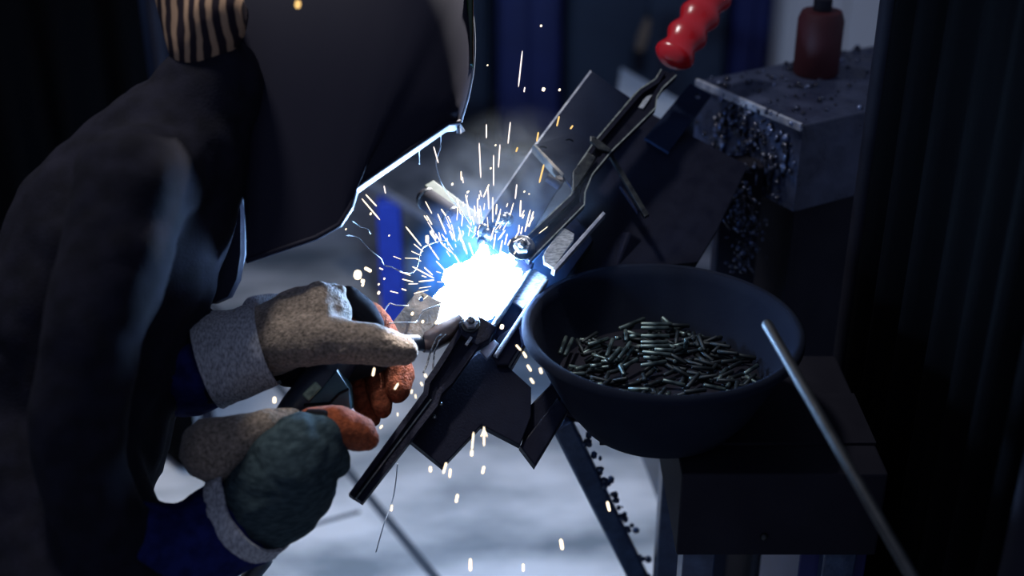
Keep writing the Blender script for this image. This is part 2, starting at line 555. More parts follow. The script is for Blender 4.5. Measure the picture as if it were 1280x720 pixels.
# dim floor object behind the glove
# ---- bright sheet on a stand, behind the clamp
ZS = 0.62
pts = [Zp(776, 84, ZS), Zp(862, 132, ZS), Zp(838, 168, ZS), Zp(770, 128, ZS)]
st = empty('sheet_stand', (sum((q.x for q in pts)) / 4, sum((q.y for q in pts)) / 4, 0), 'small stand topped by bright steel sheet behind the black clamp', 'stand')
bm = BM(); add_prism(bm, pts, Vector((0, 0, -0.006)), .001); build('sheet', bm, M['sheet'], st)
for q in pts:
    c = Vector((st.location.x, st.location.y, 0)); g = Vector((q.x, q.y, 0)); g = g + (c - g) * .15
    bm = BM(); wbox(bm, g.x - .015, g.x + .015, g.y - .015, g.y + .015, 0, ZS - .006); build('leg', bm, M['black'], st)

# ---- oily machine on the right with spatter
A = P(872, 100, 1.95); ztop = A.z
B0 = Zp(1000, 155, ztop)
dm = (B0 - A).normalized(); nm = Vector((-dm.y, dm.x, 0))
if nm.x < 0: nm = -nm
Bq = A + dm * 0.235
mc = empty('machine_bed', (A + Bq) / 2 + nm * .35 - Vector((0, 0, ztop)), 'oily blue-black machine bed crusted with weld spatter at right', 'machine')
bm = BM(); add_prism(bm, [A, Bq, Bq + nm * .8, A + nm * .8], Vector((0, 0, -0.13)), .003); build('bed_slab', bm, M['oily'], mc)
ins = 0.05
bm = BM(); add_prism(bm, [A + dm * ins + nm * ins - Vector((0, 0, .13)), Bq - dm * ins + nm * ins - Vector((0, 0, .13)), Bq + nm * .75 - dm * ins - Vector((0, 0, .13)), A + nm * .75 + dm * ins - Vector((0, 0, .13))], Vector((0, 0, -(ztop - .13)))); build('pedestal', bm, M['black'], mc)
bm = BM(); beam(bm, A - nm * .002 - Vector((0, 0, .003)), Bq - nm * .002 - Vector((0, 0, .003)), .006, .012, (0, 0, 1), .002)
tag(build('edge_strip', bm, M['edge'], mc), 'painted highlight along the leading edge')  # pale strip painting the lit line on the bed's edge
bm = BM()
rs = random.Random(3)
def lump(bm, p, r, sub=1):
    mtx = Matrix.Translation(p) @ Matrix.Diagonal((r * rs.uniform(.7, 1.4), r * rs.uniform(.7, 1.4), r * rs.uniform(.7, 1.5), 1))
    bmesh.ops.create_icosphere(bm, subdivisions=sub, radius=1, matrix=mtx)
for k in range(260):       # crust on the top
    u_, v_ = rs.uniform(0.0, .23), rs.uniform(.01, .5)
    lump(bm, A + dm * u_ + nm * v_ + Vector((0, 0, .001)), rs.choice((.0015, .0025, .003, .0055)))
o = build('spatter_crust', bm, M['spatter'], mc, True, 180); o['kind'] = 'stuff'
bm = BM()
for k in range(150):       # beads running down the side
    u_ = rs.gauss(.13, .045); h = rs.random() ** 1.2 * .125
    lump(bm, A + dm * max(.01, u_) - nm * rs.uniform(0, .006) - Vector((0, 0, h)), rs.uniform(.0018, .006))
for k in range(14):
    u_ = rs.uniform(.04, .24); h = rs.uniform(.02, .07)
    q = A + dm * u_ - nm * .003
    add_tube(bm, [q - Vector((0, 0, h)), q - Vector((0, 0, h + .02)) + dm * .004, q - Vector((0, 0, h + rs.uniform(.04, .07)))], [.003, .0045, .0015], 6)
o = build('side_spatter', bm, M['spatter'], mc, True, 180); o['kind'] = 'stuff'

# column of hanging slag below the bed, on a dark post
sp = empty('slag_post', P(922, 330, 1.86) * 1.0, 'dark post clogged with glistening slag beads behind the bucket', 'post')
sp.location.z = 0; WL[sp.name] = sp.location.copy()
c = P(925, 270, 1.88)
bm = BM(); wbox(bm, c.x - .03, c.x + .03, c.y, c.y + .05, 0, P(922, 196, 1.88).z, .003); build('post', bm, M['black'], sp)
bm = BM()
for k in range(210):
    t = rs.random(); ppx = 928 + rs.gauss(0, 11) - 6 * math.sin(t * 7); ppy = 205 + t * 135
    lump(bm, P(ppx, ppy, 1.845 + rs.uniform(-.008, .02)), rs.uniform(.0015, .0048))
for k in range(16):
    ppx, ppy = 926 + rs.gauss(0, 12), 205 + rs.random() * 125
    q = P(ppx, ppy, 1.85); add_tube(bm, [q, q + Vector((rs.uniform(-.015, .015), -.002, -.02))], [.002, .001], 5)
o = build('slag_beads', bm, M['spatter'], sp, True, 180); o['kind'] = 'stuff'
# red can on the machine bed
p = Zp(1019, 92, ztop)
rc = empty('red_can', p, 'dark red can standing on the machine bed at the far right', 'can')
bm = BM(); add_lathe(bm, p, Vector((0, 0, 1)), [(0, 0), (.033, 0), (.035, .004), (.035, .085), (.030, .098), (0, .1)], 20); build('body', bm, M['redpaint'], rc, True)
bm = BM(); add_lathe(bm, p + Vector((0, 0, .0985)), Vector((0, 0, 1)), [(0, 0), (.014, 0), (.014, .018), (0, .018)], 14); build('cap', bm, M['black'], rc, True)

# ================================================================== JIG
jb = P(760, 420, 1.72)
jig = empty('welding_jig', Vector((jb.x, jb.y, 0)), 'black steel welding jig tilted on its stand, carrying two toggle clamps', 'jig')
# backing plates
build('base_plate', jprism([(700, 262), (758, 186), (800, 134), (935, 207), (897, 287), (872, 328), (690, 345), (664, 350)], -0.055, .014), M['jig'], jig)
bm = BM()
hole_prism(bm, [J(x, y, -.045) for x, y in [(863, 104), (889, 119), (836, 190), (806, 172)]], [[J(x, y, -.045) for x, y in circ_px(872.5, 120, 4.2, 3.8, 12)]], -JN * .006)
tag(build('strap', bm, M['plate'], jig), 'flat strap with a round hole')
# thin round rod seen as a pale diagonal
build('stop_rod', jprism([(756, 184), (761, 183), (812, 268), (806, 271)], -.008, .006, .001), M['clamp'], jig)
build('stop_rod', jprism([(775, 232), (778, 231), (800, 262), (797, 265)], -.02, .006, .001), M['jig'], jig)
# rail bed under the workpiece
build('rail_bed', jprism([(604, 425), (668, 325), (720, 270), (742, 300), (690, 372), (640, 458), (618, 452)], -.032, .022), M['jig'], jig)
# cross block with the two square tube ends
build('cross_block', jprism([(556, 478), (598, 440), (633, 456), (664, 484), (664, 520), (650, 556), (602, 531), (553, 583), (511, 549), (530, 512)], -.012, .014), M['jig'], jig)
build('square_tube', jprism([(650, 557), (697, 497), (711, 512), (669, 582)], -.018, .016, .002), M['jig'], jig)
build('square_tube', jprism([(664, 505), (690, 478), (720, 470), (700, 500), (652, 555)], -.022, .016, .002), M['jig'], jig)
for x, y in [(555, 483), (551, 505), (543, 521)]:
    bm = BM(); bmesh.ops.create_icosphere(bm, subdivisions=2, radius=.0028, matrix=Matrix.Translation(J(x, y, -.0115)))
    build('set_screw', bm, M['bolt'], jig, True, 180)
# mounting arm from the tilted plate down to the stand, and the stand legs
pa, pb = J(760, 360, -.075), P(700, 540, 1.70)
bm = BM(); beam(bm, J(790, 300, -.075), P(705, 520, 1.70), .05, .05, U_, .004); build('mounting_arm', bm, M['jig'], jig)
foot = Zp(862, 850, 0)
bm = BM(); beam(bm, P(698, 520, 1.70), foot, .040, .030, R_ + U_ * .4, .004); build('stand_leg', bm, M['stand'], jig)
foot2 = Vector((.33, 2.1, 0))
bm = BM(); beam(bm, P(790, 480, 1.74), foot2, .040, .040, R_, .004); build('stand_leg', bm, M['stand'], jig)
# crust lumps along the leg
bm = BM()
a_, b_ = P(698, 520, 1.70), foot
for k in range(60):
    q = a_.lerp(b_, rs.uniform(.05, .75)) + R_ * .021 + U_ * rs.uniform(-.012, .02) - F_ * rs.uniform(.0, .018)
    lump(bm, q, rs.uniform(.002, .006))
o = build('leg_spatter', bm, M['stand'], jig, True, 180); o['kind'] = 'stuff'
# thin cable near the leg
bm = BM(); add_tube(bm, [P(724, 545, 1.72), P(740, 590, 1.8), P(752, 640, 1.9), P(782, 712, 2.1), P(840, 740, 2.2)], .0025, 6); build('cable', bm, M['black'], jig, True)


# ---- toggle clamps
def strips(ptsL, ptsR, off, th, wpx):
    """two raised flanges following left and right outlines"""
    b_ = BM()
    for pts, s in ((ptsL, 1), (ptsR, -1)):
        n = len(pts)
        outer = [Vector((x, y, 0)) for x, y in pts]
        inner = []
        for i in range(n):
            t = (outer[min(i + 1, n - 1)] - outer[max(i - 1, 0)]).normalized()
            inner.append(outer[i] + Vector((-t.y, t.x, 0)) * (-s) * wpx)
        for i in range(n - 1):
            quad = [outer[i], outer[i + 1], inner[i + 1], inner[i]]
            f = [J(q.x, q.y, off) for q in quad]
            add_prism(b_, f, -JN * th, 0.0)
    bmesh.ops.remove_doubles(b_, verts=b_.verts, dist=1e-5)
    # drop the inner walls left between neighbouring segments
    seen = {}
    for f in list(b_.faces):
        k = tuple(sorted(v.index for v in f.verts)) if False else frozenset(f.verts)
        seen.setdefault(k, []).append(f)
    kill = [f for fs in seen.values() if len(fs) > 1 for f in fs]
    if kill: bmesh.ops.delete(b_, geom=kill, context='FACES')
    return b_


def bolt_set(parent, x, y, off, rw, rn, rd):
    s = 1.6 / FPX
    c_ = J(x, y, off)
    b_ = BM(); add_lathe(b_, c_, JN, [(0, 0), (rw * s, 0), (rw * s, .0022), (rw * s * .92, .0030), (0, .0030)], 28)
    build('washer', b_, M['clamp'], parent, True)
    b_ = BM(); add_lathe(b_, c_ + JN * .003, JN, [(0, 0), (rn * s, 0), (rn * s, .006), (rn * s * .86, .0072), (0, .0072)], 6)
    build('nut', b_, M['brushed'], parent)
    b_ = BM(); add_lathe(b_, c_ + JN * .0102, JN, [(0, 0), (rd * s, 0), (rd * s, .0035), (rd * s * .75, .006), (rd * s * .35, .0075), (0, .008)], 20)
    build('bolt_end', b_, M['bolt'], parent, True, 50)


lev_L = [(826, 86), (819, 98), (800, 110), (792, 118), (741, 178), (722, 206), (716, 224), (714, 242), (640, 312)]
lev_R = [(846, 94), (829, 110), (822, 121), (820, 135), (764, 190), (741, 218), (732, 240), (731, 256), (662, 326)]
tc1 = build('toggle_clamp', jprism(lev_L + lev_R[::-1], .006, .012, .001), M['jig'], jig)
tag(tc1, 'upper toggle clamp with a red dipped grip')
fl1 = build('lever_flange', strips(lev_L, lev_R, .014, .012, 7.0), M['jig'], tc1)
tag(build('edge_highlight', strips(lev_L, lev_R, .0148, .002, 1.5), M['litline'], tc1), 'painted highlight lines along the lever edges')  # raised pale strips that draw the lever's lit edges
# slot filler in the lever
build('lever_web', jprism([(816, 118), (808, 120), (798, 134), (804, 136)], .0085, .003, .0006), M['brushed'], tc1)
bolt_set(tc1, 652, 310, .0145, 17.5, 11, 6.5)
build('link', jprism([(637, 322), (668, 328), (662, 338), (654, 342), (645, 338)], .002, .016, .001), M['jig'], tc1)
build('link', jprism([(716, 214), (735, 190), (745, 196), (740, 206), (724, 230), (716, 240)], .021, .006, .001), M['clamp'], tc1)
build('pivot_bar', jprism([(738, 170), (744, 171), (764, 186), (762, 190), (748, 186), (738, 176)], .018, .006, .001), M['clamp'], tc1)
# red grip: swollen rings with finger dimples
ga, gb = J(836, 80, .010), J(905, -28, .010)
ax = (gb - ga); L = ax.length; axn = ax.normalized()
prof = []
NR = 64
for i in range(NR + 1):
    t = i / NR
    r = 0.0265 + 0.0032 * math.cos(t * 4.4 * 2 * math.pi + 3.6)
    if t < .12: r *= math.sqrt(max(0.0, 1 - ((.12 - t) / .12) ** 2)) * .65 + .35
    if t > .95: r *= math.sqrt(max(.02, 1 - ((t - .95) / .05) ** 2))
    prof.append((r, t * L))
bm = BM()
s_, u_ = frame(axn)[1:]
side = axn.cross(JN).normalized()
rings = []
for r, h in prof:
    ring = []
    for k in range(32):
        th = 2 * math.pi * k / 32
        d_ = side * math.cos(th) + JN * math.sin(th)
        # dimples on the broad faces
        ph = h / L * 4.4 * 2 * math.pi + 3.6
        rr = .0265 + (r - .0265) * (1 if h / L < .12 or h / L > .95 else (.25 + .75 * math.cos(th) ** 2))
        rr *= 1 - .05 * max(0, math.sin(th)) ** 6 * (1 - math.cos(ph))
        ring.append(bm.verts.new(ga + axn * h + side * math.cos(th) * rr + JN * math.sin(th) * rr * .72))
    rings.append(ring)
for a_, b_ in zip(rings, rings[1:]):
    for k in range(32): bm.faces.new((a_[k], a_[(k + 1) % 32], b_[(k + 1) % 32], b_[k]))
bm.faces.new(rings[0]); bm.faces.new(rings[-1])
tag(build('grip', bm, M['red'], tc1, True, 60), 'glossy red dipped grip with swollen finger rings')

lo_L = [(577, 405), (541, 462), (531, 476), (529, 490), (436, 617)]
lo_R = [(604, 424), (566, 478), (552, 492), (547, 507), (453, 628)]
tc2 = build('toggle_clamp', jprism(lo_L + lo_R[::-1], .006, .012, .001), M['jig'], jig)
tag(tc2, 'lower toggle clamp with a long black handle bar')
build('lever_flange', strips(lo_L, lo_R, .014, .012, 7.0), M['jig'], tc2)
mid = [((a[0] + b[0]) / 2, (a[1] + b[1]) / 2) for a, b in zip(lo_L[2:], lo_R[2:])]
tag(build('edge_highlight', jprism([mid[1], (mid[1][0] + 1.4, mid[1][1] + 1), (mid[2][0] + 1.4, mid[2][1] + 1), mid[2]], .0075, .001, 0), M['litline'], tc2), 'thin painted highlight along the handle bar')  # pale strip in place of the bar's highlight line
build('clamp_head', jprism([(586, 390), (604, 397), (621, 408), (612, 424), (596, 432), (576, 418), (574, 404)], .015, .02, .0015), M['jig'], tc2)
bolt_set(tc2, 588, 405, .0155, 12, 9.0, 5.5)
build('arm_slot', jprism([(588, 420), (591, 422), (584, 432), (581, 430)], .0165, .002, .0004), M['brushed'], tc2)
build('clamp_arm', jprism([(625, 418), (648, 404), (652, 430), (636, 456), (622, 456), (612, 440)], -.004, .02, .002), M['jig'], jig)
for pts in ([(552, 418), (546, 422), (538, 440), (534, 455), (529, 466)], [(558, 418), (549, 426), (543, 440), (541, 462)]):
    bm = BM(); add_tube(bm, [J(x, y, .022) for x, y in pts], .0011, 8); build('spring_wire', bm, M['bolt'], tc2, True)

# ---- workpieces held in the jig
bm = jprism([(738, 88), (788, 122), (700, 232), (640, 330), (592, 290), (664, 186)], -.018, .006, .001)
fbar = tag(build('flat_bar', bm, M['plate']), 'long dark flat steel bar lying diagonally under the red-gripped clamp', 'steel bar')
build('edge_highlight', jprism([(738, 88), (739.6, 89), (666, 187), (593.6, 291), (592, 290), (664, 186)], -.0172, .002, 0), M['edge'], fbar)  # pale strip painting the bar's lit left edge
wp = empty('holed_bracket', J(700, 200, 0), 'small folded bracket with two holes hanging over the flat bar', 'bracket')
bm = BM()
out = [(667, 181), (721, 166), (742, 178), (730, 200), (717, 238), (703, 219)]
hole_prism(bm, [J(x, y, .006) for x, y in out], [[J(x, y, .006) for x, y in circ_px(679, 185, 5, 2.6, 12, .15)], [J(x, y, .006) for x, y in circ_px(712, 176, 5, 2.6, 12, .15)]], -JN * .004)
build('web', bm, M['plate'], wp)
bm = BM(); add_prism(bm, [J(666, 181, .008), J(669, 180, .008), J(705, 217, .008), J(703, 221, .008)], -JN * .018, .0006); build('flange', bm, M['greysteel'], wp)
bm = BM(); add_prism(bm, [J(703, 218, .007), J(704, 225, .007), J(697, 224, .007), J(694, 220, .007)], -JN * .010, .0006); build('tab', bm, M['greysteel'], wp)
bm = BM(); add_tube(bm, [J(684, 222, .002), J(701, 233, .002)], .006, 14); tag(build('roller', bm, M['jig'], None, True), 'short black roller under the holed bracket', 'roller')

ch = empty('steel_channel', J(650, 370, -.01), 'bright steel channel clamped in the jig beside the arc', 'channel')
build('near_flange', jprism([(661, 334), (665, 336), (608, 424), (604, 420)], .002, .020, .0019), M['brushed'], ch)
build('far_flange', jprism([(681, 346), (686, 349), (622, 446), (617, 443)], .002, .020, .0019), M['brushed'], ch)
build('web', jprism([(665, 338), (682, 348), (620, 442), (608, 424)], -.014, .003, .0004), M['jig'], ch)
build('backing_strip', jprism([(667, 336), (684, 346), (654, 386), (637, 374)], -.006, .004, .0006), M['brushed'], ch)
build('arc_lit_patch', jprism([(600, 437), (618, 424), (624, 429), (615, 442), (609, 449)], -.001, .006, .0015), M['edge'], ch)  # pale piece painting the arc light that shows through the gap

pad = empty('polished_block', J(698, 310, 0), 'small brushed steel block clamped just right of the round bolt', 'block')
build('face', jprism([(702, 285), (706, 285), (718, 292), (717, 300), (692, 335), (680, 328), (679, 319), (682, 313)], .012, .006, .0008), M['brushed'], pad)
build('lit_edge_bar', jprism([(690, 336), (694, 339), (757, 267), (754, 264)], .012, .014, .0006), M['edge'], pad)  # pale strip painting the lit lower edge of the plate

gp = BM()
hole_prism(gp, [J(x, y, .008) for x, y in [(523, 362), (552, 378), (546, 402), (520, 430), (506, 442), (489, 405)]], [[J(x, y, .008) for x, y in circ_px(527, 373, 3.2, 4.2, 12, .5)]], -JN * .006)
tag(build('gusset_plate', gp, M['greysteel']), 'weathered grey gusset plate with one hole beside the brown glove', 'plate')

# clamp and bar rear left of the arc
fx = empty('rubber_clamp', P(548, 262, 1.74), 'stubby black cylinder with bright ring behind the arc', 'clamp')
a_, b_ = P(529, 245, 1.74), P(570, 276, 1.70)
bm = BM(); add_tube(bm, [a_, a_.lerp(b_, .08), a_.lerp(b_, .92), b_], [.012, .0155, .0155, .012], 22); build('body', bm, M['black'], fx, True)
for t in (.12, .88):
    bm = BM(); q = a_.lerp(b_, t); n_ = (b_ - a_).normalized() * .0015; add_tube(bm, [q - n_, q + n_], .0162, 22); build('ring', bm, M['bolt'], fx, True)
bm = BM(); beam(bm, P(536, 230, 1.74), P(614, 288, 1.68), .016, .005, U_ * .6 + R_ * .3 - F_, .001)
tag(build('flat_strip', bm, M['palesteel']), 'pale greenish flat strip running from black cylinder to arc', 'steel strip')
bm = BM()
for k in range(26):
    t = rs.random(); lump(bm, J(598 + 40 * t + rs.gauss(0, 3), 300 - 32 * t + rs.gauss(0, 4), -.01 + rs.uniform(0, .012)), rs.uniform(.003, .008), 2)
o = build('weld_bead', bm, M['clamp'], None, True, 180); tag(o, 'lumpy cooling weld bead running up from the arc', 'weld')

# ================================================================== BUCKET, PINS, STAND
rc_ = P(828, 405, 1.55)
RR, HB, RB = .1676, .135, .098
base = rc_ - Vector((0, 0, HB))
bk = empty('bucket', base, 'round black rubber tub full of short steel pins', 'bucket')
bm = BM()
add_lathe(bm, base, Vector((0, 0, 1)), [(0, 0), (RB * .9, 0), (RB, .006), (RB * 1.22, .035), (RB * 1.48, .085), (RR - .008, HB - .012), (RR - .002, HB - .008),
                                        (RR, HB - .003), (RR - .003, HB), (RR - .009, HB - .003), (RR - .012, HB - .014), (RB * 1.40, .08), (RB * 1.15, .035), (RB * .9, .012), (0, .012)], 64)
build('tub', bm, M['bucket'], bk, True, 60)
bm = BM()
add_lathe(bm, base, Vector((0, 0, 1)), [(RR - .001, HB - .012), (RR + .003, HB - .010), (RR + .003, HB - .002), (RR - .002, HB + .001), (RR - .006, HB - .001), (RR - .004, HB - .010)], 64)
build('rim', bm, M['bucket'], bk, True, 60)
# heaped pins: one dark mass below, single pins on top
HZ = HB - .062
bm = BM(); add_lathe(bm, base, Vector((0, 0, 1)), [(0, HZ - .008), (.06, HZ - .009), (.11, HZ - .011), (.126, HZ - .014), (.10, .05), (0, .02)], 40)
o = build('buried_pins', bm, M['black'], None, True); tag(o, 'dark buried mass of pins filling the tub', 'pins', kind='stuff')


def pin_mesh():
    b_ = BM(); h = .0135; r = .0027
    add_lathe(b_, Vector((0, 0, 0)), Vector((0, 0, 1)), [(0, -h), (r * .8, -h), (r, -h + .0006), (r, h - .0006), (r * .8, h), (0, h)], 10)
    me = bpy.data.meshes.new('pin'); 
    for f in b_.faces: f.smooth = True
    for e_ in b_.edges:
        if len(e_.link_faces) == 2 and e_.calc_face_angle(0) > .6: e_.smooth = False
    b_.to_mesh(me); b_.free(); me.materials.append(M['pin']); return me


PIN = pin_mesh()
PIN2 = PIN.copy(); PIN2.materials.clear(); PIN2.materials.append(M['shadepin'])


def pin(a_, b_, label='short dull steel pin lying in the black tub', me=None):
    o_ = bpy.data.objects.new('steel_pin', me or PIN)
    COL.objects.link(o_)
    o_.location = (a_ + b_) / 2
    o_.rotation_euler = (b_ - a_).to_track_quat('Z', 'Y').to_euler()
    o_.scale = (1, 1, max(.3, (b_ - a_).length / .027))
    if label.startswith('short dull'):
        dx_ = o_.location.x - base.x
        label = 'short dull steel pin in the %s of the pile in the tub' % ('left third' if dx_ < -.042 else 'right third' if dx_ > .042 else 'middle')
    tag(o_, label, 'pin', 'steel pins in the black tub')
    return o_


ZPILE = base.z + HZ - .004
# the pins one can make out, by their ends
vis = [(667 + 107, 411, 806, 398, 'bright pin sticking up at the top of the pile'),
       (787, 421, 801, 419, 'short bright pin just below the topmost pin'), (769, 423, 776, 422, None), (782, 413, 783, 426, None),
       (801, 410, 836, 410, None), (801, 405, 840, 405, None), (801, 420, 837, 420, None), (801, 428, 835, 427.5, None), (801, 433, 837, 432.5, None),
       (803, 440, 839, 443.5, None), (818, 437, 842, 438, None), (804, 447, 822, 448, None), (801, 457, 833, 452, None),
       (857, 435, 859, 444, 'little upright pin on the right of the pile'), (735, 431, 761, 423, None), (766, 424, 758, 446, None), (775, 435, 761, 451, None),
       (788, 428, 773, 449, None), (708, 421, 700, 442, None), (716, 423, 706, 445, None), (738, 458, 752, 456, None), (775, 457, 780, 469, None), (797, 449, 780, 458, None)]
for x0, y0, x1, y1, lab in vis:
    zz = ZPILE + .012
    a_, b_ = Zp(x0, y0, zz), Zp(x1, y1, zz)
    if abs(x1 - x0) < 4 and lab: b_ = a_ + Vector((0, 0, .014)); 
    elif lab and 'sticking' in lab: b_ = b_ + Vector((0, 0, 0))
    if (b_ - a_).length > .045: b_ = a_ + (b_ - a_).normalized() * .045
    pin(a_, b_, lab or 'short dull steel pin lying in the black tub')
ce = Zp(843.5, 452, ZPILE + .01); dv = (CAM - ce).normalized()
pin(ce - dv * .02, ce, 'pin end-on to the viewer, a bright round disc'); 
ce = Zp(875.5, 436.5, ZPILE + .01)
pin(ce - dv * .02, ce, 'second bright pin end further right in the pile')
rp_ = random.Random(11)
n_ = 0
while n_ < 215:
    rr_, th_ = .122 * math.sqrt(rp_.random()), rp_.uniform(0, 2 * math.pi)
    z_ = ZPILE + rp_.uniform(-.004, .007)
    c_ = Vector((base.x + rr_ * math.cos(th_), base.y + rr_ * math.sin(th_), z_))
    an = rp_.gauss(.5, .9); t_ = rp_.gauss(0, .22)
    d_ = Vector((math.cos(an) * math.cos(t_), math.sin(an) * math.cos(t_), math.sin(t_)))
    if (Vector((c_.x - base.x, c_.y - base.y)) + Vector((d_.x, d_.y)) * .0135).length > .128: continue
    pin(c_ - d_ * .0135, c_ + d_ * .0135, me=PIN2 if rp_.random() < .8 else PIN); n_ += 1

# pedestal under the bucket
zt = base.z
xl = P(835, 580, 1.45).x + .024
yf = base.y - .115
yb = yf + .28
xr = .445
zb = zt - .125
pd = empty('pedestal_cabinet', ((xl + xr) / 2, (yf + yb) / 2, 0), 'black steel box stand under the pin tub, on short visible legs', 'stand')
bm = BM(); wbox(bm, xl, xr, yf, yb, zb, zt - .004, .003); build('box', bm, M['black'], pd)
bm = BM(); wbox(bm, base.x - .075, xr, base.y - .055, base.y + .06, zt - .004, zt, .0005); build('support_plate', bm, M['black'], pd)
bm = BM(); bmesh.ops.create_icosphere(bm, subdivisions=2, radius=.005, matrix=Matrix.Translation(Vector((P(984, 665, 1.42).x, yf - .001, zb + .03)))); build('screw', bm, M['clamp'], pd, True, 180)
for xx, yy in ((xl + .03, yf + .03), (xl + .03, yb - .03), (xr - .04, yf + .03), (xr - .04, yb - .03)):
    bm = BM(); wbox(bm, xx - .02, xx + .02, yy - .02, yy + .02, 0, zb, .002); build('leg', bm, M['stand'], pd)
bm = BM(); wbox(bm, xl + .16, xr, yf + .03, yb - .05, .12, zb - .0, .002); build('lower_box', bm, M['navypaint'], pd)
# rod leaning on the front of the tub
a_, b_ = P(957, 402, 1.40), P(1012, 498, 1.345)
t_ = (zt - .004 - a_.z) / (b_.z - a_.z)
bm = BM(); add_tube(bm, [a_, a_.lerp(b_, .03), a_.lerp(b_, t_)], [.004, .0062, .0058], 14)
tag(build('round_rod', bm, M['darkrod'], None, True), 'dark round rod leaning against the near right side of the tub', 'rod')

# ================================================================== WELDER
wl = empty('person', Vector((-.62, 1.33, 0)), 'person in black welding helmet, blue overalls and thick gloves bending over the jig', 'person')
HD = 1.58
ridge = [(574, 152), (584, 120), (591, 80), (592, 30), (586, -20), (570, -75), (535, -130), (480, -175), (410, -200), (345, -200), (285, -180), (240, -140), (212, -85), (202, -20)]
lower = [(573, 153), (560, 154), (522, 180), (480, 209), (444, 234), (438, 258), (424, 281), (395, 297), (350, 312), (308, 326), (307, 285), (305, 235), (292, 170), (262, 70)]
hw = [.062, .075, .088, .098, .106, .112, .116, .118, .118, .116, .110, .100, .085, .06]
def catmull(pts, sub):
    out = []
    n = len(pts)
    for i in range(n - 1):
        p0, p1, p2, p3 = pts[max(i - 1, 0)], pts[i], pts[i + 1], pts[min(i + 2, n - 1)]
        for k in range(sub):
            t = k / sub
            out.append(tuple(.5 * ((2 * b) + (-a + c) * t + (2 * a - 5 * b + 4 * c - d) * t * t + (-a + 3 * b - 3 * c + d) * t ** 3) for a, b, c, d in zip(p0, p1, p2, p3)))
    out.append(pts[-1])
    return out
SUB = 3
rg, lw = catmull(ridge, SUB), [None]
# keep the lower outline's corners: straight interpolation
lw = []
for i in range(len(lower) - 1):
    for k in range(SUB):
        t = k / SUB
        lw.append((lower[i][0] * (1 - t) + lower[i + 1][0] * t, lower[i][1] * (1 - t) + lower[i + 1][1] * t))
lw.append(lower[-1])
hwi = []
for i in range(len(hw) - 1):
    for k in range(SUB): hwi.append(hw[i] * (1 - k / SUB) + hw[i + 1] * k / SUB)
hwi.append(hw[-1])
NT = 12
bm = BM()
grid = []
for i in range(len(rg)):
    row = []
    for j in range(-NT, NT + 1):
        t = abs(j) / NT
        x = rg[i][0] * (1 - t ** 1.5) + lw[i][0] * t ** 1.5
        y = rg[i][1] * (1 - t ** 1.5) + lw[i][1] * t ** 1.5
        d = HD - math.copysign(1, -j) * hwi[i] * math.sin(min(1, t * 1.35) * math.pi / 2) * (-1) if j else HD
        d = HD + (1 if j > 0 else -1 if j < 0 else 0) * hwi[i] * math.sin(min(1, t * 1.35) * math.pi / 2)
        row.append(bm.verts.new(P(x, y, HD) + F_ * (d - HD) * 1.0 + (P(x, y, d) - P(x, y, HD) - F_ * (d - HD))))
    grid.append(row)
for a_, b_ in zip(grid, grid[1:]):
    for k in range(2 * NT): bm.faces.new((a_[k], a_[k + 1], b_[k + 1], b_[k]))
bm.normal_update()
bmesh.ops.recalc_face_normals(bm, faces=bm.faces)
front_edge = [r[NT].co.copy() for r in grid[:11]]; near_edge = [r[0].co.copy() for r in grid]; far_edge = [r[-1].co.copy() for r in grid]; chin_edge = [v_.co.copy() for v_ in grid[0]]
bmesh.ops.solidify(bm, geom=bm.faces[:], thickness=.004)
hel = build('welding_helmet', bm, M['helmet'], wl, True, 50)
# rolled rim along the open edge
NE = 9 * SUB + 1
path = list(reversed(near_edge[:NE])) + chin_edge[1:-1] + far_edge[:NE]
# inward turned return lip along the near edge and round the chin
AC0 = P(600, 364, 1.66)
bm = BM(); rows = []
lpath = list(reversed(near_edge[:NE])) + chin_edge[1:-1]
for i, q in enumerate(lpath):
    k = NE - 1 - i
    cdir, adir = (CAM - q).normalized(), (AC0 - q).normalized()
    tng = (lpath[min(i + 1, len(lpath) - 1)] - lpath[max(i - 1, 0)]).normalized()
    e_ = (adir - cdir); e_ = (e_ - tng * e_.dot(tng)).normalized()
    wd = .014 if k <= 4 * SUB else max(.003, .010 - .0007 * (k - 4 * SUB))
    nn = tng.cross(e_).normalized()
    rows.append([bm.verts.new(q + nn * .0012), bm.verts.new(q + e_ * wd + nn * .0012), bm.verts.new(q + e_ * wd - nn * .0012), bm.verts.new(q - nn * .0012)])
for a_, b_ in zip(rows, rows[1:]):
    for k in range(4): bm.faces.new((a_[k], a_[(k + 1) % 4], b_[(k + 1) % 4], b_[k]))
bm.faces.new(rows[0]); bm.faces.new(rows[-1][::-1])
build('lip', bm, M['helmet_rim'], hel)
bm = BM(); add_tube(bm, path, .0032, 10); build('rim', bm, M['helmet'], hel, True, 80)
bm = BM(); add_tube(bm, front_edge, [.004, .0036, .0034, .0032, .003, .003, .0028, .0026, .0022, .0016, .001], 8); build('front_arc_line', bm, M['helmet_rim'], hel, True, 80)  # pale tube added along the front to paint the arc-lit line
bm = BM()
for i, (x, y, d) in enumerate([(590, 30, HD)]):
    add_box(bm, P(588.5, 40, HD), R_ * .004, F_ * .026, U_ * .045, .002)
build('visor_glass', bm, M['glass'], hel)
